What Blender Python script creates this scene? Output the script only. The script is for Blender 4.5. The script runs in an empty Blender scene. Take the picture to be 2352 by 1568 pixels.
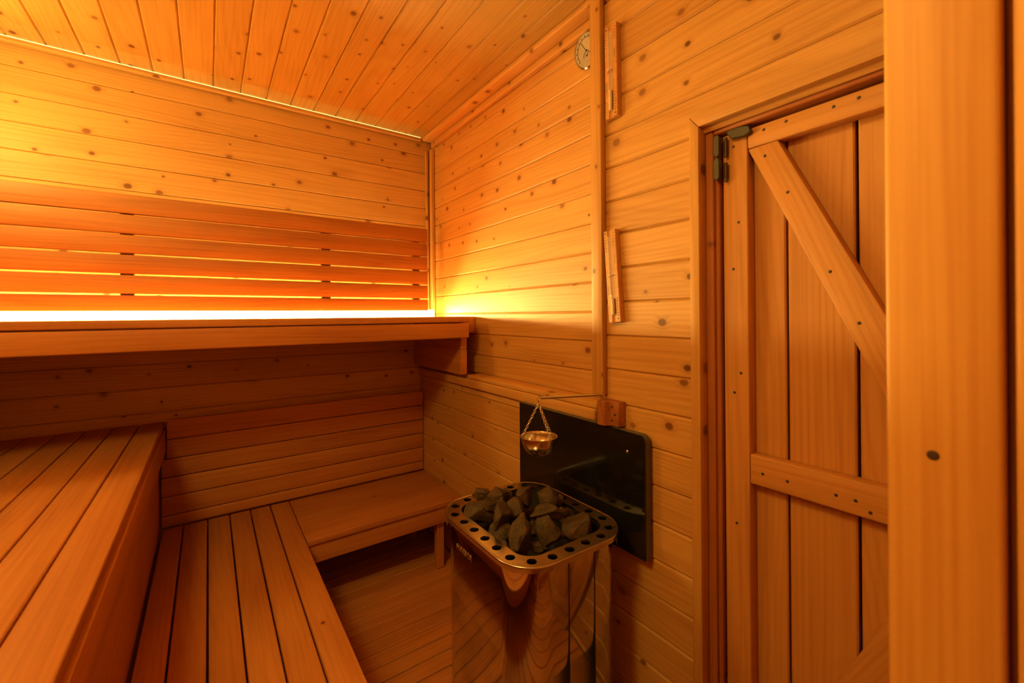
import bpy, bmesh, math, random
from mathutils import Vector, Matrix, noise

# ------------------------------------------------------------------ camera, light, exposure
scene = bpy.context.scene
COL = scene.collection
PI = math.pi
EYE = 1.213
FPX, CY, ROLL, YAW = 986.44, 722.28, -8.0326e-3, 0.6156476
cam_data = bpy.data.cameras.new('camera')
cam = bpy.data.objects.new('camera', cam_data)
COL.objects.link(cam)
_F = Vector((math.sin(YAW), math.cos(YAW), 0)); _R = Vector((math.cos(YAW), -math.sin(YAW), 0)); _U = Vector((0, 0, 1))
R_ = _R * math.cos(ROLL) + _U * math.sin(ROLL); U_ = _U * math.cos(ROLL) - _R * math.sin(ROLL)
cam.matrix_world = Matrix(((R_.x, U_.x, -_F.x, 0), (R_.y, U_.y, -_F.y, 0), (R_.z, U_.z, -_F.z, EYE), (0, 0, 0, 1)))
cam_data.sensor_fit = 'HORIZONTAL'; cam_data.sensor_width = 36.0
cam_data.lens = FPX / 2352 * 36.0
cam_data.shift_y = -(784 - CY) / 2352
cam_data.clip_start = 0.02
cam_data.dof.use_dof = True; cam_data.dof.focus_distance = 1.7; cam_data.dof.aperture_fstop = 5.0
scene.camera = cam

world = bpy.data.worlds.new('world'); scene.world = world; world.use_nodes = True
world.node_tree.nodes['Background'].inputs[0].default_value = (0.0, 0.0, 0.0, 1)
world.node_tree.nodes['Background'].inputs[1].default_value = 0.0
scene.view_settings.view_transform = 'Standard'; scene.view_settings.look = 'None'
scene.view_settings.gamma = 1.0; scene.view_settings.use_curve_mapping = False
scene.view_settings.exposure = 1.72

LIGHT = (1.16, 0.85, 0.20)          # warm colour shared by the lamps and LED tapes of the cabin
P_LED, P_CORNICE, P_CORNER, P_WALL = 74.0, 0.28, 21.0, 12.0
P_LEDCOL = (1.16, 0.92, 0.28)

# ------------------------------------------------------------------ materials
def new_mat(name):
    m = bpy.data.materials.new(name); m.use_nodes = True
    nt = m.node_tree; b = nt.nodes['Principled BSDF']
    return m, nt, b

class NB:
    """tiny helper for building node trees"""
    def __init__(s, nt): s.nt = nt
    def n(s, t, **kw):
        nd = s.nt.nodes.new(t)
        for k, v in kw.items(): setattr(nd, k, v)
        return nd
    def put(s, sock, v):
        if hasattr(v, 'is_output') or isinstance(v, bpy.types.NodeSocket): s.nt.links.new(v, sock)
        else: sock.default_value = v
    def m(s, op, a, b=None, c=None, clamp=False):
        nd = s.n('ShaderNodeMath', operation=op); nd.use_clamp = clamp
        s.put(nd.inputs[0], a)
        if b is not None: s.put(nd.inputs[1], b)
        if c is not None: s.put(nd.inputs[2], c)
        return nd.outputs[0]
    def ss(s, v, lo, hi, o0=0.0, o1=1.0):
        nd = s.n('ShaderNodeMapRange', interpolation_type='SMOOTHSTEP')
        for k, x in zip(range(5), (v, lo, hi, o0, o1)): s.put(nd.inputs[k], x)
        return nd.outputs[0]
    def mix(s, f, a, b, mode='MIX'):
        nd = s.n('ShaderNodeMix', data_type='RGBA', blend_type=mode)
        s.put(nd.inputs[0], f); s.put(nd.inputs[6], a); s.put(nd.inputs[7], b)
        return nd.outputs[2]
    def xyz(s, x, y, z):
        nd = s.n('ShaderNodeCombineXYZ')
        for k, v in enumerate((x, y, z)): s.put(nd.inputs[k], v)
        return nd.outputs[0]
    def noise(s, vec, scale=1.0, detail=2.0, rough=0.5, dist=0.0):
        nd = s.n('ShaderNodeTexNoise'); s.put(nd.inputs['Vector'], vec)
        nd.inputs['Scale'].default_value = scale; nd.inputs['Detail'].default_value = detail
        nd.inputs['Roughness'].default_value = rough; nd.inputs['Distortion'].default_value = dist
        return nd.outputs[0]

def rgba(c): return (c[0], c[1], c[2], 1.0)

def wood(name, light, dark, knots=0.35, knot_r=0.075, cell=9.0, ring=0.35, streak=0.35, blotch=0.25, var=0.16, rough=0.5, knotcol=(0.115, 0.026, 0.006)):
    """softwood board: grain runs along local X"""
    mat, nt, bs = new_mat(name); b = NB(nt)
    tc = b.n('ShaderNodeTexCoord').outputs['Object']
    rnd = b.n('ShaderNodeObjectInfo').outputs['Random']
    sp = b.n('ShaderNodeSeparateXYZ'); nt.links.new(tc, sp.inputs[0])
    x = b.m('MULTIPLY_ADD', rnd, 41.3, sp.outputs[0]); y0 = b.m('MULTIPLY_ADD', rnd, 17.7, sp.outputs[1]); z = sp.outputs[2]
    yz = b.m('ADD', y0, b.m('MULTIPLY', z, 0.9))
    vor = b.n('ShaderNodeTexVoronoi', voronoi_dimensions='2D', feature='F1')
    nt.links.new(b.xyz(b.m('MULTIPLY', x, 0.8), yz, 0.0), vor.inputs['Vector']); vor.inputs['Scale'].default_value = cell; vor.inputs['Randomness'].default_value = 0.7
    d = vor.outputs['Distance']
    sc = b.n('ShaderNodeSeparateColor'); nt.links.new(vor.outputs['Color'], sc.inputs[0])
    pres = b.m('LESS_THAN', sc.outputs[0], knots)
    rad = b.m('MULTIPLY_ADD', sc.outputs[1], knot_r, knot_r * 0.35)
    wob = d
    core = b.m('MULTIPLY', b.ss(wob, rad, b.m('MULTIPLY', rad, 0.55)), pres)
    core = b.m('MULTIPLY', core, b.m('MULTIPLY_ADD', sc.outputs[2], 0.45, 0.45))
    halo = b.m('MULTIPLY', b.ss(d, b.m('MULTIPLY', rad, 2.4), 0.0), pres)
    yk = b.m('MULTIPLY_ADD', halo, 0.016, y0)                      # grain bends round the knots
    n1 = b.noise(b.xyz(b.m('MULTIPLY', x, 0.9), b.m('MULTIPLY', yk, 7.0), b.m('MULTIPLY', z, 7.0)), 1.0, 0.0)
    rg = b.m('SINE', b.m('ADD', b.m('MULTIPLY', yk, 300.0), b.m('MULTIPLY', n1, 60.0)))
    rg = b.m('POWER', b.m('MULTIPLY_ADD', rg, 0.5, 0.5), 2.2)
    st = b.noise(b.xyz(b.m('MULTIPLY', x, 2.2), b.m('MULTIPLY', yk, 130.0), b.m('MULTIPLY', z, 130.0)), 1.0, 1.0, 0.6)
    bl = b.noise(b.xyz(b.m('MULTIPLY', x, 2.0), b.m('MULTIPLY', y0, 9.0), z), 1.0, 1.0)
    f = b.m('MULTIPLY', rg, ring)
    f = b.m('MULTIPLY_ADD', b.ss(st, 0.38, 0.72), streak, f)
    f = b.m('MULTIPLY_ADD', b.ss(bl, 0.35, 0.75), blotch, f)
    f = b.m('MULTIPLY_ADD', b.m('SUBTRACT', b.m('FRACT', b.m('MULTIPLY', rnd, 7.31)), 0.5), var * 2, f, clamp=True)
    col = b.mix(f, rgba(light), rgba(dark))
    col = b.mix(b.m('MULTIPLY', halo, 0.42), col, rgba((dark[0] * 0.75, dark[1] * 0.6, dark[2] * 0.5)))
    col = b.mix(core, col, rgba(knotcol))
    nt.links.new(col, bs.inputs['Base Color'])
    bs.inputs['Roughness'].default_value = rough
    bs.inputs['Specular IOR Level'].default_value = 0.30
    return mat

def plain(name, c, rough=0.5, metal=0.0, spec=0.5, bump=None):
    mat, nt, bs = new_mat(name); b = NB(nt)
    tc = b.n('ShaderNodeTexCoord').outputs['Object']
    nz = b.noise(tc, 14.0, 3.0)
    nt.links.new(b.mix(b.ss(nz, 0.3, 0.7), rgba(c), rgba([v * 0.82 for v in c])), bs.inputs['Base Color'])
    nt.links.new(b.m('MULTIPLY_ADD', nz, 0.08, rough - 0.04), bs.inputs['Roughness'])
    bs.inputs['Metallic'].default_value = metal; bs.inputs['Specular IOR Level'].default_value = spec
    if bump:
        bp = b.n('ShaderNodeBump'); bp.inputs['Strength'].default_value = bump[1]; bp.inputs['Distance'].default_value = 0.003
        nt.links.new(b.noise(tc, bump[0], 4.0, 0.65), bp.inputs['Height']); nt.links.new(bp.outputs[0], bs.inputs['Normal'])
    return mat

def emit(name, c, s):
    mat, nt, bs = new_mat(name)
    bs.inputs['Base Color'].default_value = rgba((0.8, 0.8, 0.8))
    bs.inputs['Emission Color'].default_value = rgba(c); bs.inputs['Emission Strength'].default_value = s
    return mat

PINE = wood('pine_panelling', (0.59, 0.298, 0.085), (0.40, 0.165, 0.036), knots=0.72, knot_r=0.085, cell=8.0, ring=0.22, streak=0.30)
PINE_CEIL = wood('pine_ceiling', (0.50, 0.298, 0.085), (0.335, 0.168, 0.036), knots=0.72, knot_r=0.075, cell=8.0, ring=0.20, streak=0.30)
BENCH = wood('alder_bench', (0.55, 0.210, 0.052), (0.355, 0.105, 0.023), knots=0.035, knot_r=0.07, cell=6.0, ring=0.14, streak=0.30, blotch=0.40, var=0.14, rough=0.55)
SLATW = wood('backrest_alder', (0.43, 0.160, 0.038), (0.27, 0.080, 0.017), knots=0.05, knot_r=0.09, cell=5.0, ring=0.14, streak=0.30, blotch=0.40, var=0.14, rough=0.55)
FLOORW = wood('floor_boards', (0.55, 0.210, 0.052), (0.355, 0.105, 0.023), knots=0.03, ring=0.15, streak=0.35, blotch=0.4, var=0.2, rough=0.5)
DOORW = wood('door_pine', (0.56, 0.245, 0.068), (0.38, 0.138, 0.031), knots=0.07, knot_r=0.10, cell=6.0, ring=0.24, streak=0.30, blotch=0.22, var=0.12, rough=0.5)
REDW = wood('frame_redwood', (0.40, 0.125, 0.03), (0.26, 0.065, 0.014), knots=0.05, ring=0.2, streak=0.4, rough=0.5)
DARKW = wood('bracket_wood', (0.36, 0.115, 0.03), (0.24, 0.065, 0.016), knots=0.0, ring=0.4, streak=0.4)
POSTW = wood('post_pine', (0.62, 0.305, 0.08), (0.48, 0.190, 0.041), knots=0.0, ring=0.14, streak=0.45, blotch=0.3, var=0.05)
STEEL = plain('polished_steel', (0.62, 0.56, 0.50), 0.07, 1.0)
RIMST = plain('brushed_steel', (0.60, 0.54, 0.47), 0.26, 1.0)
BOWLST = plain('bowl_steel', (0.70, 0.62, 0.52), 0.22, 1.0)
CHROME = plain('chrome', (0.75, 0.72, 0.68), 0.12, 1.0)
BLACK = plain('black_interior', (0.012, 0.011, 0.010), 0.6)
SHIELD = plain('black_glass_shield', (0.010, 0.009, 0.009), 0.10, 0.0, 0.5)
SHIELDE = plain('shield_edge', (0.10, 0.085, 0.06), 0.5)
HINGE = plain('hinge_bronze', (0.075, 0.062, 0.04), 0.42, 0.3)
SCREW = plain('dark_screw', (0.05, 0.035, 0.025), 0.5, 0.3)
INK = plain('dark_ink', (0.03, 0.018, 0.012), 0.6)
DIAL = plain('dial_paper', (0.46, 0.36, 0.27), 0.6)
SAND = plain('sand', (0.62, 0.42, 0.24), 0.7)
LETTER = plain('steel_letters', (0.30, 0.12, 0.06), 0.4, 0.3)
KNOT = plain('knot_hole', (0.05, 0.017, 0.007), 0.7)
LEDM = emit('led_tape_glow', P_LEDCOL, P_LED)
LEDC = emit('led_cornice_glow', P_LEDCOL, P_CORNICE)
DOME = emit('lamp_dome_glow', LIGHT, P_CORNER)
DOME2 = emit('lamp_dome_glow_strong', LIGHT, P_WALL)

def glass_mat():
    mat, nt, bs = new_mat('timer_glass')
    bs.inputs['Base Color'].default_value = (0.9, 0.85, 0.8, 1); bs.inputs['Roughness'].default_value = 0.04
    bs.inputs['Alpha'].default_value = 0.16
    return mat
GLASS = glass_mat()

def stone_mat():
    mat, nt, bs = new_mat('olivine_stone'); b = NB(nt)
    tc = b.n('ShaderNodeTexCoord').outputs['Object']; rnd = b.n('ShaderNodeObjectInfo').outputs['Random']
    ad = b.n('ShaderNodeVectorMath', operation='ADD'); nt.links.new(tc, ad.inputs[0]); nt.links.new(b.xyz(b.m('MULTIPLY', rnd, 9.0), rnd, rnd), ad.inputs[1])
    v = ad.outputs[0]
    n1 = b.noise(v, 35.0, 4.0, 0.6); n2 = b.noise(v, 420.0, 3.0, 0.7)
    col = b.mix(b.ss(n1, 0.35, 0.68), rgba((0.036, 0.020, 0.007)), rgba((0.085, 0.044, 0.014)))
    col = b.mix(b.ss(n2, 0.55, 0.72), col, rgba((0.24, 0.13, 0.035)))
    nt.links.new(col, bs.inputs['Base Color']); bs.inputs['Roughness'].default_value = 0.62
    bp = b.n('ShaderNodeBump'); bp.inputs['Strength'].default_value = 0.7; bp.inputs['Distance'].default_value = 0.004
    nt.links.new(b.m('ADD', b.m('MULTIPLY', n2, 0.5), n1), bp.inputs['Height']); nt.links.new(bp.outputs[0], bs.inputs['Normal'])
    return mat
STONE = stone_mat()

# ------------------------------------------------------------------ helpers
WM = {}
def place(o, parent=None, matrix=None):
    """link o under parent at the given world matrix"""
    W = matrix.copy() if matrix is not None else Matrix.Identity(4)
    WM[o.name] = W
    if parent is not None: o.parent = parent
    o.matrix_basis = WM[parent.name].inverted() @ W if parent is not None else W
    return o

def obj(name, mesh, mat=None, parent=None, matrix=None):
    o = bpy.data.objects.new(name, mesh); COL.objects.link(o)
    if mat is not None and not mesh.materials: mesh.materials.append(mat)
    return place(o, parent, matrix)

def empty(name, loc=(0, 0, 0), parent=None, matrix=None):
    o = bpy.data.objects.new(name, None); COL.objects.link(o); o.empty_display_size = 0.05
    return place(o, parent, matrix if matrix is not None else Matrix.Translation(loc))

def tag(o, label=None, cat=None, group=None, kind=None):
    if label: o['label'] = label
    if cat: o['category'] = cat
    if group: o['group'] = group
    if kind: o['kind'] = kind
    return o

def bm_mesh(bm, name, smooth=None):
    me = bpy.data.meshes.new(name)
    if smooth is not None:
        for f in bm.faces: f.smooth = True
        for e in bm.edges:
            if len(e.link_faces) == 2 and e.calc_face_angle(0) > smooth: e.smooth = False
    bm.to_mesh(me); bm.free(); return me

_cache = {}
def board_mesh(L, W, T, bev, mat, seg=1):
    key = (round(L, 4), round(W, 4), round(T, 4), bev, mat.name, seg)
    if key not in _cache:
        bm = bmesh.new(); bmesh.ops.create_cube(bm, size=1.0)
        bmesh.ops.scale(bm, vec=(L, W, T), verts=bm.verts)
        if bev: bmesh.ops.bevel(bm, geom=bm.edges[:], offset=bev, segments=seg, profile=0.5, affect='EDGES')
        me = bm_mesh(bm, 'board', math.radians(50) if seg > 1 else None); me.materials.append(mat)
        _cache[key] = me
    return _cache[key]

AX = {'x': Vector((1, 0, 0)), 'y': Vector((0, 1, 0)), 'z': Vector((0, 0, 1))}
def box(name, lo, hi, mat, parent=None, grain=None, bev=0.003, seg=1):
    """a board filling the box lo..hi; its grain (local X) runs along the given axis"""
    lo, hi = Vector(lo), Vector(hi); s = hi - lo; c = (lo + hi) / 2
    dims = {'x': s.x, 'y': s.y, 'z': s.z}
    if grain is None: grain = max(dims, key=dims.get)
    rest = sorted([a for a in 'xyz' if a != grain], key=lambda a: -dims[a])
    X, Y = AX[grain], AX[rest[0]]; Z = X.cross(Y)
    me = board_mesh(dims[grain], dims[rest[0]], dims[rest[1]], min(bev, dims[rest[1]] * 0.4), mat, seg)
    M = Matrix((X, Y, Z)).transposed().to_4x4(); M.translation = c
    return obj(name, me, None, parent, M)

def slab(bm, lo, hi):
    r = bmesh.ops.create_cube(bm, size=1.0)
    for v in r['verts']:
        v.co = Vector([lo[i] + (v.co[i] + 0.5) * (hi[i] - lo[i]) for i in range(3)])

def slabs(name, boxes, mat, parent=None):
    bm = bmesh.new()
    for lo, hi in boxes: slab(bm, lo, hi)
    return obj(name, bm_mesh(bm, name), mat, parent)

def tube_bm(bm, pts, r, n=10, cap=True, closed=False):
    pts = [Vector(p) for p in pts]; rings = []; N = len(pts)
    up = None
    for i, p in enumerate(pts):
        a = pts[(i - 1) % N] if closed or i > 0 else p
        c = pts[(i + 1) % N] if closed or i < N - 1 else p
        t = (c - a).normalized()
        if up is None: up = t.orthogonal().normalized()
        up = (up - t * up.dot(t)).normalized(); w = t.cross(up)
        rr = r[i] if isinstance(r, (list, tuple)) else r
        rings.append([bm.verts.new(p + (up * math.cos(2 * PI * k / n) + w * math.sin(2 * PI * k / n)) * rr) for k in range(n)])
    for i in range(N if closed else N - 1):
        A, B = rings[i], rings[(i + 1) % N]
        for k in range(n): bm.faces.new((A[k], A[(k + 1) % n], B[(k + 1) % n], B[k]))
    if cap and not closed:
        bm.faces.new(rings[0][::-1]); bm.faces.new(rings[-1])

def tube(name, pts, r, mat, parent=None, n=10, closed=False):
    bm = bmesh.new(); tube_bm(bm, pts, r, n, True, closed)
    bmesh.ops.recalc_face_normals(bm, faces=bm.faces)
    return obj(name, bm_mesh(bm, name, math.radians(50)), mat, parent)

def lathe(name, prof, mat, parent=None, n=40, M=None, closed=False):
    """revolve (r, z) profile about local Z"""
    bm = bmesh.new(); rings = []
    for r, z in prof:
        rings.append([bm.verts.new((r * math.cos(2 * PI * k / n), r * math.sin(2 * PI * k / n), z)) for k in range(n)] if r > 1e-6 else [bm.verts.new((0, 0, z))])
    pairs = list(zip(rings[:-1], rings[1:])) + ([(rings[-1], rings[0])] if closed else [])
    for A, B in pairs:
        for k in range(n):
            if len(A) == 1 and len(B) == 1: continue
            if len(A) == 1: bm.faces.new((A[0], B[k], B[(k + 1) % n]))
            elif len(B) == 1: bm.faces.new((A[k], A[(k + 1) % n], B[0]))
            else: bm.faces.new((A[k], A[(k + 1) % n], B[(k + 1) % n], B[k]))
    bmesh.ops.recalc_face_normals(bm, faces=bm.faces)
    return obj(name, bm_mesh(bm, name, math.radians(40)), mat, parent, M)

def prism(name, poly, depth, M, mat, parent=None, bev=0.0, seg=1):
    """polygon in local XY extruded to local Z=depth"""
    bm = bmesh.new(); vs = [bm.verts.new((p[0], p[1], 0)) for p in poly]
    f = bm.faces.new(vs); r = bmesh.ops.extrude_face_region(bm, geom=[f])
    bmesh.ops.translate(bm, vec=(0, 0, depth), verts=[v for v in r['geom'] if isinstance(v, bmesh.types.BMVert)])
    bmesh.ops.recalc_face_normals(bm, faces=bm.faces)
    if bev: bmesh.ops.bevel(bm, geom=bm.edges[:], offset=bev, segments=seg, profile=0.5, affect='EDGES')
    return obj(name, bm_mesh(bm, name, math.radians(35)), mat, parent, M)

def frame(X, Y, Z, o):
    M = Matrix((Vector(X), Vector(Y), Vector(Z))).transposed().to_4x4(); M.translation = Vector(o); return M

# ------------------------------------------------------------------ the cabin shell
XD, XU, YB, XL, YF, ZC = 1.007, 1.085, 2.35, -0.80, -0.55, 2.235
BT = 0.012
def cuts(first, pitch, lo, hi):
    k = math.ceil((lo - first) / pitch + 1e-6); out = [lo]
    while first + k * pitch < hi - 1e-6:
        if first + k * pitch - lo > 0.008 and hi - (first + k * pitch) > 0.008: out.append(first + k * pitch)
        k += 1
    return out + [hi]

# floor
floor = slabs('floor', [((XL - 0.1, YF - 0.1, -0.08), (1.25, YB + 0.12, -0.02))], FLOORW); tag(floor, 'narrow wooden floor boards between benches and heater', kind='structure')
c = cuts(1.483, 0.0675, YF, YB)
for a, b_ in zip(c[:-1], c[1:]):
    box('floor_plank', (XL, a + 0.0018, -0.02), (XD, b_ - 0.0018, 0.0), FLOORW, floor, 'x', 0.003)
# ceiling
ceiling = slabs('ceiling', [((XL - 0.1, YF - 0.1, ZC + 0.016), (1.25, YB + 0.12, ZC + 0.09))], PINE_CEIL); tag(ceiling, 'knotty pine board ceiling', kind='structure')
c = cuts(0.025, 0.1025, XL, XU)
for a, b_ in zip(c[:-1], c[1:]):
    box('ceiling_plank', (a + 0.0004, YF, ZC), (b_ - 0.0004, YB, ZC + 0.016), PINE_CEIL, ceiling, 'y', 0.0045)
# back wall
wall_back = slabs('wall_back', [((XL - 0.1, YB + BT, -0.02), (1.25, YB + 0.1, ZC + 0.05))], PINE); tag(wall_back, 'knotty pine panelled wall behind the benches', kind='structure')
c = cuts(1.017, 0.1025, 0.0, ZC)
for a, b_ in zip(c[:-1], c[1:]):
    box('wall_plank', (XL, YB, a + 0.0004), (XU, YB + BT, b_ - 0.0004), PINE, wall_back, 'x', 0.0035)
# left wall and wall behind the photographer
wall_left = slabs('wall_left', [((XL - 0.1, YF - 0.1, -0.02), (XL - BT, YB + 0.1, ZC + 0.05))], PINE); tag(wall_left, 'pine panelled wall beside the left bench', kind='structure')
c = cuts(1.017, 0.1025, 0.0, ZC)
for a, b_ in zip(c[:-1], c[1:]):
    box('wall_plank', (XL - BT, YF, a + 0.0004), (XL, YB, b_ - 0.0004), PINE, wall_left, 'y', 0.0035)
wall_front = slabs('wall_front', [((XL - 0.1, YF - 0.1, -0.02), (1.25, YF - BT, ZC + 0.05))], PINE); tag(wall_front, 'pine panelled wall opposite the benches', kind='structure')
for a, b_ in zip(c[:-1], c[1:]):
    box('wall_plank', (XL, YF - BT, a + 0.0004), (XD, YF, b_ - 0.0004), PINE, wall_front, 'x', 0.0035)
# right wall: recessed panelled bay (y > 0.955, above the ledge) and the flush part with the doorway
YS, ZL = 0.955, 0.925
DY0, DY1, DZ = 0.02, 0.595, 1.668          # doorway
XB = XD + BT
wall_right = slabs('wall_right', [
    ((XU + BT, YS - 0.03, ZL - 0.03), (XU + 0.12, YB + 0.1, ZC + 0.05)),
    ((XB, YS - 0.03, -0.02), (XU + 0.10, YB + 0.1, ZL - 0.01)),
    ((XB, DY1, -0.02), (XU + 0.10, YS, ZC + 0.05)),
    ((XB, YF - 0.1, DZ), (XU + 0.10, DY1, ZC + 0.05)),
    ((XB, YF - 0.1, -0.02), (XU + 0.10, DY0, DZ)),
    ((XU + 0.06, DY0, -0.02), (XU + 0.10, DY1, DZ))], PINE); tag(wall_right, 'knotty pine panelled wall with the door and the heater', kind='structure')
c = cuts(1.22, 0.1025, ZL, ZC)
for a, b_ in zip(c[:-1], c[1:]):
    box('wall_plank', (XU, YS, a + 0.0004), (XU + BT, YB, b_ - 0.0004), PINE, wall_right, 'y', 0.006)
c = cuts(0.633, 0.1026, 0.0, 0.87)
for a, b_ in zip(c[:-1], c[1:]):
    box('wall_plank', (XD, YS, a + 0.0004), (XB, YB, b_ - 0.0004), PINE, wall_right, 'y', 0.0065)
c = cuts(0.633, 0.1026, 0.0, ZC)
for a, b_ in zip(c[:-1], c[1:]):
    if b_ < DZ + 0.045:
        box('wall_plank', (XD, 0.622, a + 0.0004), (XB, YS, b_ - 0.0004), PINE, wall_right, 'y', 0.0065)
        box('wall_plank', (XD, YF, a + 0.0004), (XB, DY0 - 0.027, b_ - 0.0004), PINE, wall_right, 'y', 0.0065)
    else:
        box('wall_plank', (XD, YF, a + 0.0004), (XB, YS, b_ - 0.0004), PINE, wall_right, 'y', 0.0065)

# trims
def trim(n, parts, mat=PINE, label=None):
    """parts: list of (name, lo, hi, grain)"""
    if len(parts) == 1:
        nm, lo, hi, g = parts[0]; o = box('trim_%d' % n, lo, hi, mat, None, g, 0.003, 2)
    else:
        o = empty('trim_%d' % n)
        for nm, lo, hi, g in parts: box(nm, lo, hi, mat, o, g, 0.004, 2)
    tag(o, label, kind='structure'); return o
trim(1, [('cornice_board', (XU - 0.075, YS - 0.02, 2.212), (XU - 0.001, 2.305, ZC - 0.001), 'y'), ('cornice_strip', (XU - 0.026, YS - 0.02, 2.181), (XU - 0.001, 2.298, 2.2115), 'y')], PINE, 'two step pine cornice under the ceiling on the recessed wall')
trim(2, [('t', (XL + 0.002, 2.310, 2.214), (1.005, 2.330, 2.2300), 'x')], PINE, 'slim pine cornice along the top of the back wall')
trim(3, [('corner_batten', (1.062, 2.300, 1.208), (XU - 0.001, 2.330, 2.178), 'z'), ('corner_strip', (1.043, 2.334, 1.208), (1.061, 2.3495, 2.178), 'z')], PINE, 'vertical corner battens beside the upper backrest')
trim(4, [('t', (0.984, 0.914, 0.963), (XD - 0.0005, 0.958, ZC - 0.001), 'z')], PINE, 'upright pine strip covering the step in the wall')
trim(5, [('ledge_board', (1.001, YS + 0.001, 0.912), (XU - 0.001, 1.788, 0.930), 'y'), ('ledge_moulding', (0.993, YS + 0.001, 0.874), (1.018, 2.349, 0.9115), 'y')], PINE, 'horizontal pine ledge under the recessed wall')
casing = empty('trim_6'); tag(casing, 'pine casing round the doorway', kind='structure')
CY0, CY1, CI0, CI1, CZ0, CZ1 = DY0 - 0.0265, 0.6205, DY0, 0.595, 1.6705, 1.703
prism('casing_side', [(0.0, CY1), (CZ1 - 0.001, CY1), (CZ0 - 0.001, CI1), (0.0, CI1)], 0.033, frame((0, 0, 1), (0, 1, 0), (-1, 0, 0), (1.018, 0, 0)), PINE, casing, 0.0025, 2)
prism('casing_side', [(0.0, CI0), (CZ0 - 0.001, CI0), (CZ1 - 0.001, CY0), (0.0, CY0)], 0.033, frame((0, 0, 1), (0, 1, 0), (-1, 0, 0), (1.018, 0, 0)), PINE, casing, 0.0025, 2)
prism('casing_head', [(CY0, CZ1), (CI0, CZ0), (CI1, CZ0), (CY1, CZ1)], 0.033, frame((0, 1, 0), (0, 0, 1), (1, 0, 0), (0.985, 0, 0)), PINE, casing, 0.0025, 2)
trim(7, [('frame_jamb', (1.0185, 0.5765, 0.0), (1.10, 0.602, 1.668), 'z'), ('frame_head', (1.0185, 0.044, 1.650), (1.10, 0.576, 1.672), 'y'), ('frame_stop', (1.024, 0.5640, 0.0), (1.10, 0.576, 1.6495), 'z'),
         ('frame_jamb', (1.0185, DY0 - 0.005, 0.0), (1.10, 0.0385, 1.668), 'z')], REDW, 'reddish wooden frame of the doorway')

# ------------------------------------------------------------------ ledged and braced door
door = empty('door_1', (1.05, 0.30, 0)); tag(door, 'ledged and braced pine plank door with diagonal brace', kind='structure')
DX, DP = 1.030, 1.064
pl = [(0.0425, 0.170), (0.175, 0.300), (0.306, 0.429), (0.434, 0.556)]
for a, b_ in pl: box('door_plank', (DP, a, 0.015), (DP + 0.018, b_, 1.643), DOORW, door, 'z', 0.003)
box('stile', (DX, 0.500, 0.015), (DP - 0.0005, 0.558, 1.643), DOORW, door, 'z', 0.003, 2)
box('stile', (DX, 0.042, 0.015), (DP - 0.0005, 0.100, 1.643), DOORW, door, 'z', 0.003, 2)
box('rail', (DX, 0.101, 1.595), (DP - 0.0005, 0.499, 1.641), DOORW, door, 'y', 0.003, 2)
box('rail', (DX, 0.101, 0.815), (DP - 0.0005, 0.499, 0.883), DOORW, door, 'y', 0.003, 2)
box('rail', (DX, 0.101, 0.030), (DP - 0.0005, 0.499, 0.098), DOORW, door, 'y', 0.003, 2)
def brace(poly):
    # local X along the brace so that the grain follows it
    p = [Vector((0, y, z)) for y, z in poly]
    X = (p[1] - p[0]).normalized(); Z = Vector((1, 0, 0)); Y = Z.cross(X)
    o = Vector((DX, poly[0][0], poly[0][1]))
    loc = [((q - p[0]).dot(X), (q - p[0]).dot(Y)) for q in p]
    prism('brace', loc, DP - DX - 0.0005, frame(X, Y, Z, o), DOORW, door, 0.003, 2)
brace([(0.4985, 1.5930), (0.176, 0.8845), (0.101, 0.8845), (0.101, 0.889), (0.4345, 1.5940)])
brace([(0.101, 0.790), (0.4345, 0.0995), (0.4985, 0.0995), (0.174, 0.8135), (0.101, 0.8135)])
for y, z in [(0.532, 1.611), (0.463, 1.627), (0.417, 1.629), (0.330, 1.626), (0.289, 1.627), (0.461, 1.567), (0.415, 1.474), (0.338, 1.295), (0.291, 1.191),
             (0.471, 0.845), (0.420, 0.844), (0.331, 0.844), (0.299, 0.844), (0.276, 0.829), (0.521, 1.428), (0.534, 1.318), (0.518, 1.070), (0.534, 1.022), (0.531, 0.710)]:
    lathe('screw', [(0, 0.0), (0.0024, 0.0), (0.0034, 0.0012), (0.0034, 0.003), (0, 0.003)], SCREW, door, 10, frame((0, 1, 0), (0, 0, 1), (1, 0, 0), (DX - 0.0012, y, z)))
hg = empty('hinge', (1.01, 0.55, 1.59), door); hg['label'] = 'dark bronze door hinge'
def hexprism(name, y0, y1, z0, z1, x0, x1, cutz=0.006):
    poly = [(y0, z0 + cutz), (y0 + 0.003, z0), (y1 - 0.005, z0), (y1, z0 + cutz), (y1, z1 - cutz), (y1 - 0.005, z1), (y0 + 0.003, z1), (y0, z1 - cutz)]
    prism(name, poly, x1 - x0, frame((0, 1, 0), (0, 0, 1), (1, 0, 0), (x0, 0, 0)), HINGE, hg, 0.0015)
hexprism('hinge_leaf', 0.5535, 0.568, 1.590, 1.642, 1.004, 1.018)
hexprism('hinge_leaf', 0.5535, 0.568, 1.534, 1.587, 1.004, 1.018)
for z0, z1 in ((1.588, 1.634), (1.528, 1.574)):
    tube('hinge_pin', [(1.020, 0.545, z0), (1.020, 0.545, z1)], 0.0036, SCREW, hg, 10)
prism('hinge_arm', [(0.485, 1.628), (0.490, 1.644), (0.512, 1.6485), (0.541, 1.648), (0.541, 1.640), (0.530, 1.626), (0.500, 1.622)], 0.012, frame((0, 1, 0), (0, 0, 1), (1, 0, 0), (1.016, 0, 0)), HINGE, hg, 0.002)

# ------------------------------------------------------------------ benches
def bench(name, label, cat='bench'):
    o = empty(name); return tag(o, label, cat)
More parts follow.
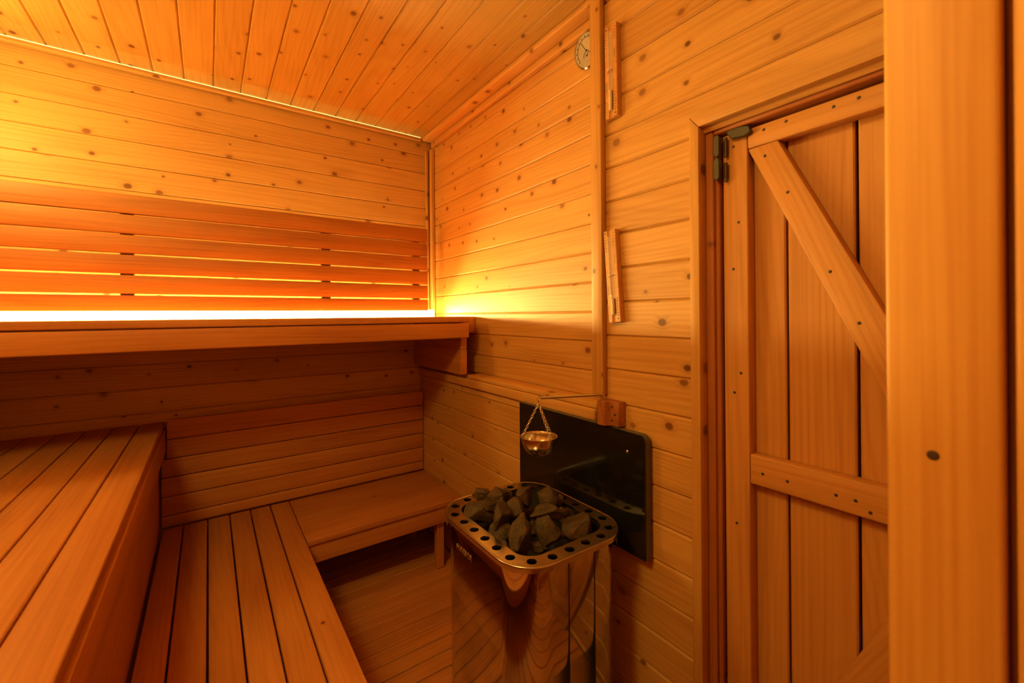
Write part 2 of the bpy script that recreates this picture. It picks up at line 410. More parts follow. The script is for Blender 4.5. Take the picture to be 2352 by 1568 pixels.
# upper bench along the back wall
ub = bench('sauna_bench', 'highest slatted bench along the back wall with thick front board')
y = 1.738; k = 0
while y < 2.30:
    box('slat', (XL + 0.004, y, 1.180), (0.989 if k < 2 else 1.083, min(y + 0.0775, 2.348), 1.205), BENCH, ub, 'x', 0.003, 2); y += 0.0795; k += 1
box('front_board', (XL + 0.004, 1.738, 1.107), (0.987, 1.766, 1.1755), BENCH, ub, 'x', 0.005, 2)
box('bearer', (0.970, 1.790, 0.931), (1.003, 2.348, 1.0505), BENCH, ub, 'y', 0.002)
box('bearer', (0.970, 1.790, 1.0515), (1.003, 2.348, 1.179), BENCH, ub, 'y', 0.002)
box('end_block', (0.991, 1.846, 1.125), (1.0835, 1.8955, 1.205), BENCH, ub, 'x', 0.005, 2)
box('bearer', (XL + 0.001, 1.790, 1.060), (XL + 0.03, 2.348, 1.179), BENCH, ub, 'y', 0.002)
# left bench at middle height
lb = bench('sauna_bench', 'middle height slatted bench along the left wall with solid front')
x = -0.156
for k in range(8):
    box('slat', (max(x - 0.0765, XL + 0.002), YF + 0.01, 0.746), (x, 2.346, 0.771), BENCH, lb, 'y', 0.004, 2); x -= 0.0795
box('front_board', (-0.171, YF + 0.01, 0.650), (-0.149, 2.306, 0.7455), BENCH, lb, 'y', 0.004, 2)
box('front_panel', (-0.190, YF + 0.01, 0.002), (-0.1715, 2.300, 0.7455), BENCH, lb, 'y', 0.002)
for yy in (0.2, 1.2, 2.2): box('bearer', (XL + 0.002, yy, 0.690), (-0.191, yy + 0.04, 0.7455), BENCH, lb, 'x', 0.002)
# lower bench: slatted part in front of the left bench
sb = bench('sauna_bench', 'low bench of long lengthwise slats below the left bench')
xs = [-0.163, -0.092, -0.008, 0.072, 0.151, 0.231, 0.311]
for k, (a, b_) in enumerate(zip(xs[:-1], xs[1:])):
    box('slat', (a + 0.003, YF + 0.01, 0.302), (b_ - 0.002, 2.306, 0.328), BENCH, sb, 'y', 0.0035, 2)
box('front_board', (0.283, YF + 0.01, 0.222), (0.307, 1.858, 0.3015), BENCH, sb, 'y', 0.003, 2)
for yy in (0.1, 1.0, 1.80): box('bearer', (-0.160, yy, 0.240), (0.282, yy + 0.035, 0.3015), BENCH, sb, 'x', 0.002)
for yy in (0.06, 1.75): box('leg', (0.245, yy, 0.0), (0.2825, yy + 0.0385, 0.3015), BENCH, sb, 'z', 0.003)
# lower bench: solid part towards the heater
rb = bench('sauna_bench', 'low solid topped bench in the corner beside the heater')
box('bench_top', (0.3125, 1.852, 0.302), (1.004, 2.306, 0.328), BENCH, rb, 'x', 0.004, 3)
box('front_board', (0.314, 1.862, 0.224), (0.950, 1.884, 0.3012), BENCH, rb, 'x', 0.003, 2)
for (a, b_) in (((0.886, 1.8845), (0.922, 1.9205)), ((0.886, 2.22), (0.922, 2.256)), ((0.33, 2.22), (0.366, 2.256))):
    box('leg', (a[0], a[1], 0.0), (b_[0], b_[1], 0.3012), BENCH, rb, 'z', 0.003)
box('bearer', (0.9225, 1.8845, 0.225), (0.950, 2.300, 0.3012), BENCH, rb, 'y', 0.003)
# backrests
lbr = bench('slatted_wall_panel', 'unlit slatted leaning panel on the wall above the low benches', 'panel')
zz = [0.331, 0.379, 0.4585, 0.539, 0.618, 0.699, 0.781]
for k, (a, b_) in enumerate(zip(zz[:-1], zz[1:])):
    x0 = -0.165 if k < 4 else -0.146
    if k < 5: box('slat', (x0, 2.3085, a + 0.0015), (1.003, 2.331, b_ - 0.0015), BENCH, lbr, 'x', 0.003, 2)
    else:
        r = 0.018; n = 6
        poly = [(1.003, a + 0.0015), (1.003, b_ - 0.001)] + [(x0 + r - r * math.sin(t * PI / 2 / n), b_ - 0.001 - r + r * math.cos(t * PI / 2 / n)) for t in range(n + 1)] + [(x0, a + 0.0015)]
        prism('slat', poly, 0.0225, frame((1, 0, 0), (0, 0, 1), (0, -1, 0), (0, 2.331, 0)), BENCH, lbr, 0.002)
for xx in (0.0, 0.45, 0.93): box('batten', (xx, 2.3315, 0.332), (xx + 0.035, 2.3495, 0.76), BENCH, lbr, 'z', 0.002)
ubr = bench('slatted_wall_panel', 'leaning panel of six spaced slats with light glowing through the gaps', 'panel')
zz = [1.238, 1.302, 1.379, 1.457, 1.533, 1.610, 1.688]
YU = 2.190
for k, (a, b_) in enumerate(zip(zz[:-1], zz[1:])):
    g = 0.0035 if k < 4 else 0.0025
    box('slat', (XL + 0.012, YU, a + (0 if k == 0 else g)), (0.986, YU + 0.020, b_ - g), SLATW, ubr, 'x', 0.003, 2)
for xx in (-0.275, 0.445, 0.905): box('batten', (xx, YU + 0.0205, 1.245), (xx + 0.042, YU + 0.045, 1.680), BENCH, ubr, 'z', 0.002)
for xx in (-0.265, 0.455, 0.915): box('spacer', (xx, YU + 0.0455, 1.56), (xx + 0.025, YB - 0.001, 1.60), BENCH, ubr, 'y', 0.002)

# ------------------------------------------------------------------ lights of the cabin
led = empty('led_strip'); tag(led, 'glowing light strip behind the bottom of the upper backrest', 'light strip')
box('led_tape', (XL + 0.015, 2.2122, 1.2075), (1.032, 2.2160, 1.2425), LEDM, led, 'x', 0.0)
box('led_channel_and_baffle', (XL + 0.012, 2.2118, 1.2052), (1.034, 2.2245, 1.2070), CHROME, led, 'x', 0.0)
box('led_channel_and_baffle', (XL + 0.012, 2.2164, 1.2072), (1.034, 2.2176, 1.2335), CHROME, led, 'x', 0.0)  # unseen back plate, added to cut the tape's light into the cavity
led2 = empty('cornice_led_strip'); tag(led2, 'thin glowing light strip on the slim cornice under the ceiling', 'light strip')
box('led_tape', (XL + 0.004, 2.3110, 2.2302), (1.003, 2.3125, 2.2340), LEDC, led2, 'x', 0.0)

def lamp(name, label, M, mat, r):
    o = empty(name, matrix=M); tag(o, label, 'lamp')
    lathe('lamp_base', [(0, 0.0), (r * 1.12, 0.0), (r * 1.12, 0.018), (r * 1.02, 0.024), (0, 0.024)], CHROME, o, 32, M)
    lathe('lamp_dome', [(r, 0.025)] + [(r * math.cos(t * PI / 16), 0.025 + r * 0.8 * math.sin(t * PI / 16)) for t in range(1, 8)] + [(0, 0.025 + r * 0.8)], mat, o, 32, M)
    return o
lamp('wall_lamp', 'round dome lamp on the left wall above the upper bench', frame((0, 1, 0), (0, 0, 1), (1, 0, 0), (XL + 0.001, 1.93, 1.90)), DOME, 0.09)
lamp('ceiling_lamp', 'round dome lamp on the ceiling above the left bench', frame((1, 0, 0), (0, -1, 0), (0, 0, -1), (-0.58, 0.48, ZC - 0.001)), DOME2, 0.18)

# ------------------------------------------------------------------ uprights next to the photographer
PX = 0.50
post = empty('wooden_post', (PX, 0.087, 0)); tag(post, 'tall broad pine post standing in front of the door', 'post')
box('upright', (PX, 0.0515, 0.0), (PX + 0.045, 0.1225, ZC - 0.002), POSTW, post, 'z', 0.004, 3)
lathe('knot', [(0, 0.0), (0.0036, 0.0003), (0.0052, 0.001), (0.0052, 0.003), (0, 0.003)], KNOT, post, 14,
      frame((0, 0.85, -0.53), (0, 0.53, 0.85), (1, 0, 0), (PX - 0.0006, 0.0915, 1.091)))
box('gap_backing', (PX + 0.021, 0.020, 0.0), (PX + 0.040, 0.0510, ZC - 0.002), POSTW, post, 'z', 0.002)  # added behind the gap to block the bright wall and keep the groove dark
post2 = box('upright_board', (PX + 0.002, -0.030, 0.0), (PX + 0.020, 0.0460, ZC - 0.002), POSTW, None, 'z', 0.004, 3)
tag(post2, 'upright pine board at the right edge beside the broad post', 'board')

# ------------------------------------------------------------------ heater
hx0, hx1, hy0, hy1, HZ = 0.563, 0.940, 0.767, 1.214, 0.630
hcx, hcy = (hx0 + hx1) / 2, (hy0 + hy1) / 2
def rrect(w, d, r, n=9):
    """rounded rectangle, counter-clockwise, centred"""
    out = []
    for cx, cy, a0 in ((w / 2 - r, d / 2 - r, 0), (-w / 2 + r, d / 2 - r, PI / 2), (-w / 2 + r, -d / 2 + r, PI), (w / 2 - r, -d / 2 + r, 1.5 * PI)):
        for k in range(n + 1):
            a = a0 + PI / 2 * k / n; out.append((cx + r * math.cos(a), cy + r * math.sin(a)))
    return out
heater = empty('sauna_heater', (hcx, hcy, 0)); tag(heater, 'polished steel electric sauna heater filled with stones', 'heater')
HW, HD, HR = hx1 - hx0, hy1 - hy0, 0.10
def shell(name, outline, z0, z1, mat, parent, inner=None, cap=False):
    bm = bmesh.new()
    A = [bm.verts.new((hcx + p[0], hcy + p[1], z0)) for p in outline]; B = [bm.verts.new((hcx + p[0], hcy + p[1], z1)) for p in outline]
    n = len(A)
    for k in range(n): bm.faces.new((A[k], A[(k + 1) % n], B[(k + 1) % n], B[k]))
    if cap: bm.faces.new(A[::-1])
    return obj(name, bm_mesh(bm, name, math.radians(40)), mat, parent)
body = shell('heater_body', rrect(HW - 0.026, HD - 0.026, HR - 0.012, 14), 0.065, HZ - 0.012, STEEL, heater, cap=True)
for u, w in ((0.30, 0.0), (0.80, 0.0)):   # vertical sheet seams on the side that faces the door
    xx = hx0 + 0.10 + (HW - 0.20) * u
    box('panel_seam', (xx - 0.0012, hy0 + 0.0122, 0.07), (xx + 0.0012, hy0 + 0.0145, HZ - 0.02), BLACK, body, 'z', 0.0)
# rim with round holes
bm = bmesh.new()
outl = rrect(HW, HD, HR, 12); innl = rrect(HW - 0.092, HD - 0.092, HR - 0.046, 12); midl = rrect(HW - 0.046, HD - 0.046, HR - 0.023, 24)
def loop(pts, z):
    vs = [bm.verts.new((p[0], p[1], z)) for p in pts]
    return [bm.edges.new((vs[k], vs[(k + 1) % len(vs)])) for k in range(len(vs))], vs
E1, V1 = loop(outl, 0); E2, V2 = loop(innl, 0); edges = E1 + E2
# equally spaced holes along the middle line
seglen = [math.dist(midl[k], midl[(k + 1) % len(midl)]) for k in range(len(midl))]; tot = sum(seglen); NH = 24
holes = []
for h in range(NH):
    s = (h + 0.35) * tot / NH; k = 0
    while s > seglen[k]: s -= seglen[k]; k += 1
    t = s / seglen[k]; a, b_ = midl[k], midl[(k + 1) % len(midl)]
    holes.append((a[0] + (b_[0] - a[0]) * t, a[1] + (b_[1] - a[1]) * t))
HV = []
for hx, hy in holes:
    e, v = loop([(hx + 0.0125 * math.cos(2 * PI * q / 16), hy + 0.0125 * math.sin(2 * PI * q / 16)) for q in range(16)], 0)
    edges += e; HV.append(v)
bmesh.ops.triangle_fill(bm, use_beauty=True, use_dissolve=False, edges=edges)
# outer skirt (deeper at the two rear corners), inner lip, hole collars
def skirt(vs, zf, out=0.0):
    low = [bm.verts.new((v.co.x, v.co.y, -zf(v.co))) for v in vs]
    n = len(vs)
    for k in range(n): bm.faces.new((vs[k], vs[(k + 1) % n], low[(k + 1) % n], low[k]))
def sk(co):
    a = math.atan2(co.y, co.x)
    deep = (co.x < -HW * 0.18 and co.y > HD * 0.40) or (co.x > HW * 0.40 and co.y < -HD * 0.10) or (co.y > HD * 0.46) or co.x > HW * 0.47
    return 0.052 if deep else 0.016
skirt(V1, sk); skirt(V2, lambda c_: 0.02)
for v in HV: skirt(v, lambda c_: 0.006)
bmesh.ops.recalc_face_normals(bm, faces=bm.faces)
for v in bm.verts: v.co += Vector((hcx, hcy, HZ))
rim = obj('heater_rim', bm_mesh(bm, 'heater_rim', math.radians(35)), RIMST, heater); rim['label'] = 'brushed steel rim with round holes'
# bead along the outer edge of the rim
tube('rim_bead', [(hcx + p[0], hcy + p[1], HZ - 0.002) for p in rrect(HW + 0.001, HD + 0.001, HR, 12)], 0.0032, RIMST, rim, 8, True)
shell('stone_basket', rrect(HW - 0.094, HD - 0.094, HR - 0.047), 0.40, HZ - 0.004, BLACK, heater, cap=True)
shell('inner_liner', rrect(HW - 0.034, HD - 0.034, HR - 0.016), 0.42, HZ - 0.018, BLACK, heater, cap=True)
for sx in (-1, 1):
    for sy in (-1, 1):
        lathe('foot', [(0, 0), (0.016, 0), (0.016, 0.01), (0.011, 0.014), (0.011, 0.066), (0, 0.066)], BLACK, heater, 16, Matrix.Translation((hcx + sx * 0.13, hcy + sy * 0.16, 0)))
# letters
def text_mesh(name, txt, size, depth, M, mat, parent):
    cu = bpy.data.curves.new(name, 'FONT'); cu.body = txt; cu.size = size; cu.extrude = depth; cu.align_x = 'CENTER'; cu.align_y = 'CENTER'; cu.space_character = 1.12
    t = bpy.data.objects.new('tmp', cu); COL.objects.link(t)
    dg = bpy.context.evaluated_depsgraph_get(); me = bpy.data.meshes.new_from_object(t.evaluated_get(dg))
    bpy.data.objects.remove(t); bpy.data.curves.remove(cu)
    me.materials.clear()
    return obj(name, me, mat, parent, M)
lt = text_mesh('brand_letters', 'HARVIA', 0.0225, 0.0009, frame((0, -1, 0), (0, 0, 1), (-1, 0, 0), (hx0 + 0.0122, 1.054, 0.553)), LETTER, body)
lt['label'] = 'raised lettering below the rim'

# ------------------------------------------------------------------ stones
FV, RV, UV = _F, R_, U_
def at_px(u, v, z):
    d = FV + RV * ((u - 1176) / FPX) - UV * ((v - CY) / FPX)
    t = (z - EYE) / d.z
    return Vector((d.x * t, d.y * t, z)), t
def stone(size, seed, loc, rotz, tilt):
    rs = random.Random(seed); bm = bmesh.new()
    for _ in range(15):                                    # angular broken rock: hull of a few points, edges roughened
        n = Vector((rs.gauss(0, 1), rs.gauss(0, 1), rs.gauss(0, 1))).normalized()
        bm.verts.new(n * rs.uniform(0.86, 1.05))
    r = bmesh.ops.convex_hull(bm, input=bm.verts)
    bmesh.ops.delete(bm, geom=[g for g in r['geom_interior'] if isinstance(g, bmesh.types.BMVert)], context='VERTS')
    bmesh.ops.bevel(bm, geom=bm.edges[:], offset=0.06, segments=1, profile=0.5, affect='EDGES')
    bmesh.ops.triangulate(bm, faces=bm.faces)
    bmesh.ops.subdivide_edges(bm, edges=bm.edges[:], cuts=2, use_grid_fill=True)
    for v in bm.verts:
        v.co += v.co.normalized() * (noise.noise(v.co * 2.6 + Vector((seed, 0, 0))) * 0.10 + noise.noise(v.co * 7 + Vector((0, seed, 0))) * 0.045)
    hi = [max(v.co[i] for v in bm.verts) for i in range(3)]; lo = [min(v.co[i] for v in bm.verts) for i in range(3)]
    for v in bm.verts: v.co = Vector([((v.co[i] - lo[i]) / (hi[i] - lo[i]) - 0.5) * size[i] for i in range(3)])
    me = bm_mesh(bm, 'stone', math.radians(14))
    M = Matrix.Translation(loc) @ Matrix.Rotation(rotz, 4, 'Z') @ Matrix.Rotation(tilt[0], 4, 'X') @ Matrix.Rotation(tilt[1], 4, 'Y')
    return obj('heater_stone', me, STONE, None, M)
def crop(a, b_): return 1010 + a * 0.17432, 1090 + b_ * 0.17432
# (centre in close-up coordinates, width, height, centre height above the floor, label)
STONES = [
 (470, 490, 450, 330, 0.640, 'large pointed stone at the left corner of the heater'),
 (650, 390, 360, 290, 0.655, 'dark stone behind the large pointed stone at the left'),
 (545, 265, 230, 170, 0.662, 'small dark stone at the back left end of the pile'),
 (990, 430, 300, 290, 0.662, 'wedge shaped stone in the middle of the pile under the topmost stone'),
 (930, 265, 200, 190, 0.665, 'small stone left of the topmost stone at the back of the pile'),
 (1150, 290, 340, 320, 0.684, 'reddish topmost stone at the back of the pile'),
 (1430, 290, 290, 270, 0.668, 'squarish stone at the back right of the pile'),
 (1420, 490, 440, 210, 0.652, 'long flat speckled stone right of the pile centre'),
 (1600, 530, 230, 200, 0.636, 'small stone behind the round stone at the right corner'),
 (1090, 790, 360, 520, 0.638, 'tall block shaped stone standing at the front centre'),
 (810, 660, 230, 410, 0.642, 'narrow upright stone left of the tall front block'),
 (665, 800, 380, 290, 0.624, 'flat stone leaning on the left front rim'),
 (1435, 750, 380, 370, 0.630, 'ridged pyramid shaped stone at the right of the tall front block'),
 (1790, 680, 400, 310, 0.622, 'round speckled stone at the right corner of the heater'),
 (860, 930, 190, 200, 0.606, 'small stone wedged at the front corner left of the tall block'),
 (1305, 940, 220, 170, 0.600, 'small stone low at the front rim right of the tall block'),
 (1740, 490, 170, 140, 0.616, 'little stone by the inner rim at the back right'),
 (830, 455, 150, 150, 0.630, 'little shaded stone in a gap at the left centre of the pile'),
 (905, 630, 160, 170, 0.616, 'little stone in the gap behind the tall front block'),
 (1590, 340, 130, 170, 0.636, 'thin stone edge beside the squarish back stone'),
 (1200, 510, 230, 170, 0.622, 'half hidden dark stone in the gap at the pile centre'),
 (1240, 700, 140, 220, 0.600, 'hidden dark stone between the tall block and the ridged stone'),
]
SP = []
for k, (a, b_, w, h, z, lab) in enumerate(STONES):
    loc, dep = at_px(*crop(a, b_), z)
    q = 0.17432 * dep / FPX
    W, H = w * q * 1.04, h * q * 1.04
    D = min(max((W + H) * 0.42, 0.03), 0.070)
    SP.append([loc, loc.copy(), (W, D, H), (W + H + D) / 6 * 0.90])
for it in range(80):                      # let the stones settle beside one another inside the basket
    for p in range(len(SP)):
        for q in range(p + 1, len(SP)):
            dv = SP[p][0] - SP[q][0]; ov = SP[p][3] + SP[q][3] - dv.length
            if ov > 0:
                dv = dv.normalized() * ov * 0.22
                SP[p][0] += dv; SP[q][0] -= dv
    for e in SP:
        dv = e[0] - e[1]
        if dv.length > 0.024: e[0] = e[1] + dv.normalized() * 0.024
        e[0].x = min(max(e[0].x, hx0 + 0.050 + e[2][0] * 0.36), hx1 - 0.050 - e[2][0] * 0.36)
        e[0].y = min(max(e[0].y, hy0 + 0.050 + e[2][0] * 0.36), hy1 - 0.050 - e[2][0] * 0.36)
for k, st in enumerate(STONES):
    e = SP[k]
    o = stone(e[2], 11 + k * 7, e[0], -YAW, (math.radians(-22), math.radians(random.Random(k).uniform(-8, 8))))
    tag(o, st[5], 'stone', 'stones piled in the heater')
# ------------------------------------------------------------------ black heat shield on the wall
sh = empty('heat_shield', (0.98, 1.03, 0.53)); tag(sh, 'black glossy heat shield panel on the wall behind the heater', 'heat shield')
def shield_poly(y0, y1, z0, z1, r, n=8):
    return [(y1, z0), (y1, z1)] + [(y0 + r - r * math.sin(t * PI / 2 / n), z1 - r + r * math.cos(t * PI / 2 / n)) for t in range(n + 1)] + [(y0, z0)]
prism('glass_face', shield_poly(0.7495, 1.327, 0.534, 0.8775, 0.018), 0.006, frame((0, 1, 0), (0, 0, 1), (1, 0, 0), (0.9700, 0, 0)), SHIELD, sh, 0.001)
prism('backing_board', shield_poly(0.7490, 1.3275, 0.5335, 0.878, 0.018), 0.018, frame((0, 1, 0), (0, 0, 1), (1, 0, 0), (0.9762, 0, 0)), SHIELDE, sh, 0.001)
lathe('screw', [(0, 0), (0.003, 0.0006), (0.0046, 0.002), (0.0046, 0.004), (0, 0.004)], CHROME, sh, 14, frame((0, 1, 0), (0, 0, 1), (1, 0, 0), (0.9672, 0.810, 0.821)))
for yy, zz_ in ((0.80, 0.60), (1.28, 0.60), (1.28, 0.84), (0.80, 0.84)):
    lathe('spacer', [(0, 0), (0.008, 0), (0.008, 0.0125), (0, 0.0125)], CHROME, sh, 12, frame((0, 1, 0), (0, 0, 1), (1, 0, 0), (0.9943, yy, zz_)))

# ------------------------------------------------------------------ bowl bracket, rod and hanging bowl
br = empty('bowl_bracket', (0.99, 0.87, 0.92)); tag(br, 'dark wooden wall bracket with bent metal rod', 'bracket')
n = 6; prof = [(1.0065, 0.8435), (0.976, 0.8435), (0.9735, 0.846), (0.9735, 0.872)]
prof += [(0.9735 - 0.020 * (1 - math.cos(t * PI / n)) / 2, 0.872 + 0.012 * t / n) for t in range(1, n + 1)]
prof += [(0.9535, 0.904), (0.956, 0.911), (0.962, 0.914), (1.0065, 0.914)]
prism('bracket_block', prof, 0.072, frame((1, 0, 0), (0, 1, 0), (0, 0, 1), (0, 0, 0.881)), DARKW, br, 0.0015)
for yy, zz_ in ((0.868, 0.937), (0.857, 0.916), (0.868, 0.897)):
    lathe('screw_hole', [(0, 0.0), (0.0038, 0.0), (0.0038, 0.004), (0, 0.004)], INK, br, 12, frame((0, 1, 0), (0, 0, 1), (1, 0, 0), (0.9731, yy, zz_)))
rx, ry, ex, ey = 0.972, 0.897, 0.780, 0.974
RZ = 0.9705
dirv = Vector((ex - rx, ey - ry, 0)).normalized()
pts = [(rx, ry, 0.9535), (rx, ry, 0.957)]
for t in range(1, 7):
    a = t / 6 * PI / 2; r = 0.012
    pts.append((rx + dirv.x * r * (1 - math.cos(a)), ry + dirv.y * r * (1 - math.cos(a)), 0.9585 + r * math.sin(a)))
pts.append((ex - dirv.x * 0.008, ey - dirv.y * 0.008, RZ))
tube('rod', pts, 0.0042, CHROME, br, 10)
e0 = Vector(pts[-1])
tube('rod_eye', [(e0.x + dirv.x * (0.006 + 0.006 * math.cos(t * PI / 8)), e0.y + dirv.y * (0.006 + 0.006 * math.cos(t * PI / 8)), RZ + 0.006 * math.sin(t * PI / 8)) for t in range(16)], 0.0015, CHROME, br, 6, True)
bx, by, BZ, BR = 0.7805, 0.9735, 0.858, 0.0530
bowl = empty('hanging_bowl', (bx, by, BZ - 0.05)); tag(bowl, 'small steel bowl hanging on three chains above the heater', 'bowl')
prof = []
for t in range(13):
    a = PI / 2 * t / 12; prof.append((0.0505 * math.sin(a) ** 0.9, -0.0545 * math.cos(a)))
prof += [(0.0508, 0.0), (BR + 0.001, 0.0012), (BR + 0.001, 0.0028), (0.0502, 0.0022)]
for t in range(12, -1, -1):
    a = PI / 2 * t / 12; prof.append((0.0492 * math.sin(a) ** 0.9, 0.001 - 0.0530 * math.cos(a)))
lathe('bowl_shell', prof, BOWLST, bowl, 48, Matrix.Translation((bx, by, BZ)))
TOP = Vector((bx, by, 0.955))
tube('hook', [TOP + Vector((0, 0, -0.002)), TOP + Vector((0, 0, 0.006)), TOP + Vector((dirv.x * .004, dirv.y * .004, 0.0125)), TOP + Vector((0, 0, 0.0165)), TOP + Vector((-dirv.x * .004, -dirv.y * .004, 0.013))], 0.0013, CHROME, bowl, 8)
def chain(a, b_, step=0.0054):
    bm = bmesh.new(); d = (b_ - a); L = d.length; d.normalize(); n = int(L / step)
    s1 = d.orthogonal().normalized(); s2 = d.cross(s1)
    for k in range(n):
        c0 = a + d * (L * (k + 0.5) / n); s = s1 if k % 2 else s2
        s = (s1 * math.cos(k * 1.1) + s2 * math.sin(k * 1.1))
        tube_bm(bm, [c0 + d * (0.0040 * math.cos(t * PI / 5)) + s * (0.0030 * math.sin(t * PI / 5)) for t in range(10)], 0.0010, 5, False, True)
    bmesh.ops.recalc_face_normals(bm, faces=bm.faces)
    obj('chain', bm_mesh(bm, 'chain', 3.0), BOWLST, bowl)
rt = Vector((R_.x, R_.y, 0)).normalized(); fw = _F
for ang in (188, 40, 308):
    a = math.radians(ang)
    off = rt * math.cos(a) + fw * math.sin(a)
    chain(TOP, Vector((bx, by, BZ + 0.003)) + off * 0.0490)
    tube('chain_ring', [Vector((bx, by, BZ)) + off * (0.0490 + 0.0035 * math.cos(t * PI / 5)) + Vector((0, 0, 0.0045 * math.sin(t * PI / 5))) for t in range(10)], 0.0009, BOWLST, bowl, 6, True)

# ------------------------------------------------------------------ thermometer
TX = 1.058
TM = frame((0, -1, 0), (0, 0, 1), (-1, 0, 0), (TX, 1.043, 2.111))   # local X right as seen from the room, Z out of the wall
TM = TM @ Matrix.Rotation(math.radians(9), 4, 'X')
th = empty('wall_thermometer', (TX, 1.043, 2.05)); tag(th, 'round wall thermometer with pale dial and metal rim under the cornice', 'thermometer')
tr = 0.0585
lathe('thermometer_case', [(0, -0.022), (tr * 0.92, -0.022), (tr, -0.012), (tr, 0.0), (tr * 0.93, 0.004), (tr * 0.91, 0.0), (0, 0.0)], CHROME, th, 48, TM)
lathe('dial', [(0, 0.0012), (tr * 0.905, 0.0012), (tr * 0.905, 0.0004), (0, 0.0004)], DIAL, th, 48, TM)
def flat(name, polys, M, mat, parent, t=0.0005):
    bm = bmesh.new()
    for p in polys:
        vs = [bm.verts.new((q[0], q[1], 0)) for q in p]; f = bm.faces.new(vs)
        r = bmesh.ops.extrude_face_region(bm, geom=[f]); bmesh.ops.translate(bm, vec=(0, 0, t), verts=[v for v in r['geom'] if isinstance(v, bmesh.types.BMVert)])
    bmesh.ops.recalc_face_normals(bm, faces=bm.faces)
    return obj(name, bm_mesh(bm, name), mat, parent, M)
def bar(x0, y0, x1, y1, w):
    d = Vector((x1 - x0, y1 - y0)).normalized(); nrm = Vector((-d.y, d.x)) * w / 2
    return [(x0 - nrm.x, y0 - nrm.y), (x1 - nrm.x, y1 - nrm.y), (x1 + nrm.x, y1 + nrm.y), (x0 + nrm.x, y0 + nrm.y)]
def arc(r, a0, a1, w, n=20):
    out = []
    for k in range(n):
        p, q = a0 + (a1 - a0) * k / n, a0 + (a1 - a0) * (k + 1) / n
        out.append(bar(r * math.cos(p), r * math.sin(p), r * math.cos(q), r * math.sin(q), w))
    return out
TI = TM @ Matrix.Translation((0, 0, 0.0014))
polys = arc(0.041, math.radians(-35), math.radians(215), 0.0016, 36)
for k in range(13):
    a = math.radians(-35 + 250 * k / 12); polys.append(bar(0.0425 * math.cos(a), 0.0425 * math.sin(a), 0.0475 * math.cos(a), 0.0475 * math.sin(a), 0.0022))
sub = [[(p[0] * 0.36, p[1] * 0.36 - 0.018) for p in q] for q in arc(0.041, math.radians(0), math.radians(190), 0.005, 18)]
flat('scale_marks', polys + sub, TI, INK, th)['kind'] = 'stuff'
flat('needle', [bar(0.0, -0.004, -0.021, 0.032, 0.0016), bar(-0.002, 0.0, 0.003, 0.0, 0.005)], TM @ Matrix.Translation((0, 0, 0.0022)), INK, th)
flat('small_needle', [bar(0.0, -0.018, 0.007, -0.009, 0.0012), bar(-0.003, -0.018, 0.003, -0.018, 0.005)], TM @ Matrix.Translation((0, 0, 0.0022)), INK, th)

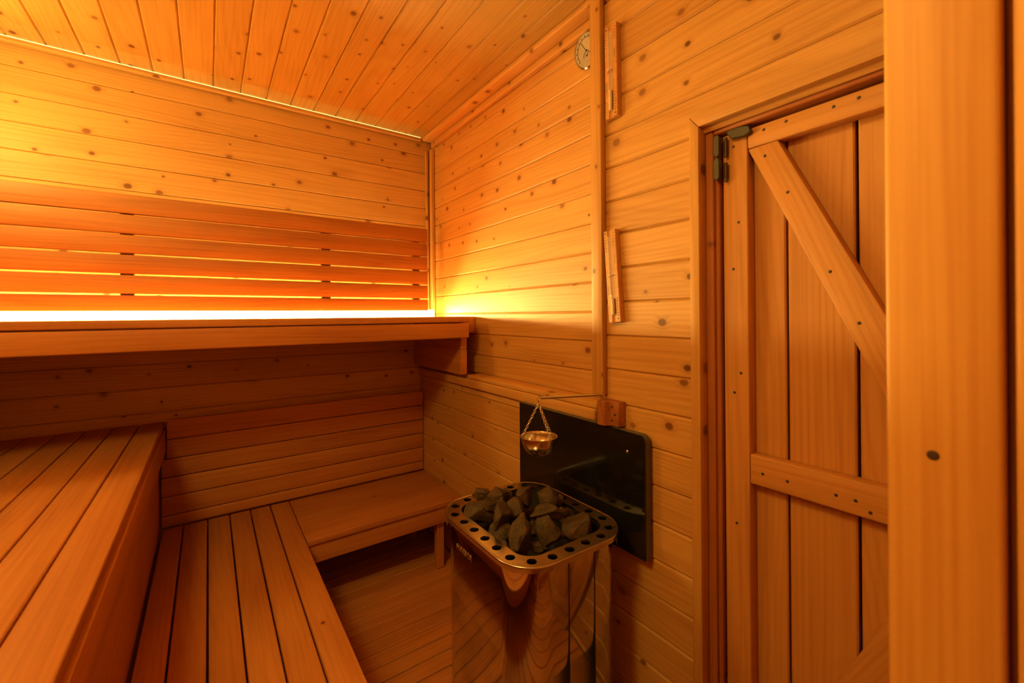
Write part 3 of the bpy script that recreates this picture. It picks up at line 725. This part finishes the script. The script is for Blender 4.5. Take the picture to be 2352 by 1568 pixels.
# ------------------------------------------------------------------ sand timers
def timer(label, cy_, cz, rot, sand_h):
    M = frame((0, -1, 0), (0, 0, 1), (-1, 0, 0), (XD - 0.0005, cy_, cz)) @ Matrix.Rotation(rot, 4, 'Z')
    o = empty('sand_timer', matrix=M); tag(o, label, 'sand timer', 'sand timers on the wall beside the upright strip')
    w, h, t = 0.0235, 0.138, 0.020
    # board with a round channel down the middle
    prof = [(-w, 0), (w, 0), (w, t - 0.002), (w - 0.002, t), (0.0085, t)] + [(0.0085 * math.cos(a * PI / 8), t - 0.005 * math.sin(a * PI / 8)) for a in range(1, 8)] + [(-0.0085, t), (-w + 0.002, t), (-w, t - 0.002)]
    MB = M @ frame((1, 0, 0), (0, 0, 1), (0, -1, 0), (0, h, 0))
    prism('timer_board', prof, 2 * h, MB, DARKW2, o)
    MT = M @ Matrix.Translation((0, 0, t + 0.0018))
    # glass: two bulbs joined by a narrow neck, along local Y
    MG = MT @ frame((1, 0, 0), (0, 0, 1), (0, -1, 0), (0, 0, 0))
    pr = [(0, -0.118), (0.004, -0.1175), (0.0062, -0.114), (0.0062, -0.012), (0.004, -0.005), (0.0014, 0), (0.004, 0.005), (0.0062, 0.012), (0.0062, 0.114), (0.004, 0.1175), (0, 0.118)]
    lathe('glass_tube', pr, GLASS, o, 20, MG)
    lathe('sand', [(0, 0.116), (0.0034, 0.1155), (0.0052, 0.113), (0.0052, 0.117 - sand_h), (0, 0.117 - sand_h + 0.002)], SAND, o, 16, MG)
    # clip over the neck
    tube('clip', [M @ Vector((-0.010, 0.001, t)), M @ Vector((-0.0085, 0.001, t + 0.006)), M @ Vector((0, 0.001, t + 0.0095)), M @ Vector((0.0085, 0.001, t + 0.006)), M @ Vector((0.010, 0.001, t))], 0.0012, CHROME, o, 8)
    polys = []
    def dot(x, y, s): polys.append([(x + s * math.cos(q * PI / 3), y + s * math.sin(q * PI / 3)) for q in range(6)])
    for k in range(7): dot(-0.0165, 0.128 - k * 0.0085, 0.0016)
    for k in range(5): dot(-0.0165, -0.090 - k * 0.0085, 0.0013)
    for k in range(5): dot(0.0155, 0.128 - k * 0.0090, 0.0014)
    for k in range(7): dot(0.0155, -0.068 - k * 0.0085, 0.0016)
    for k in range(9):
        polys.append(bar(0.0145, 0.062 - k * 0.0031, 0.0165, 0.062 - k * 0.0031, 0.0018)); polys.append(bar(-0.0175, -0.030 - k * 0.0031, -0.0155, -0.030 - k * 0.0031, 0.0018))
    polys.append(bar(0.0125, -0.128, 0.0185, -0.128, 0.003)); polys.append(bar(-0.0195, 0.132, -0.0140, 0.132, 0.003))
    flat('scale_marks', polys, M @ Matrix.Translation((0, 0, t + 0.0001)), INK, o, 0.0003)['kind'] = 'stuff'
DARKW2 = wood('timer_wood', (0.56, 0.25, 0.07), (0.41, 0.16, 0.04), knots=0.0, ring=0.25, streak=0.3)
timer('upper sand timer with wooden board, hanging straight next to the thermometer', 0.874, 1.937, math.radians(0.5), 0.060)
timer('lower sand timer with wooden board, hanging slightly tilted at mid wall', 0.876, 1.326, math.radians(4.0), 0.050)
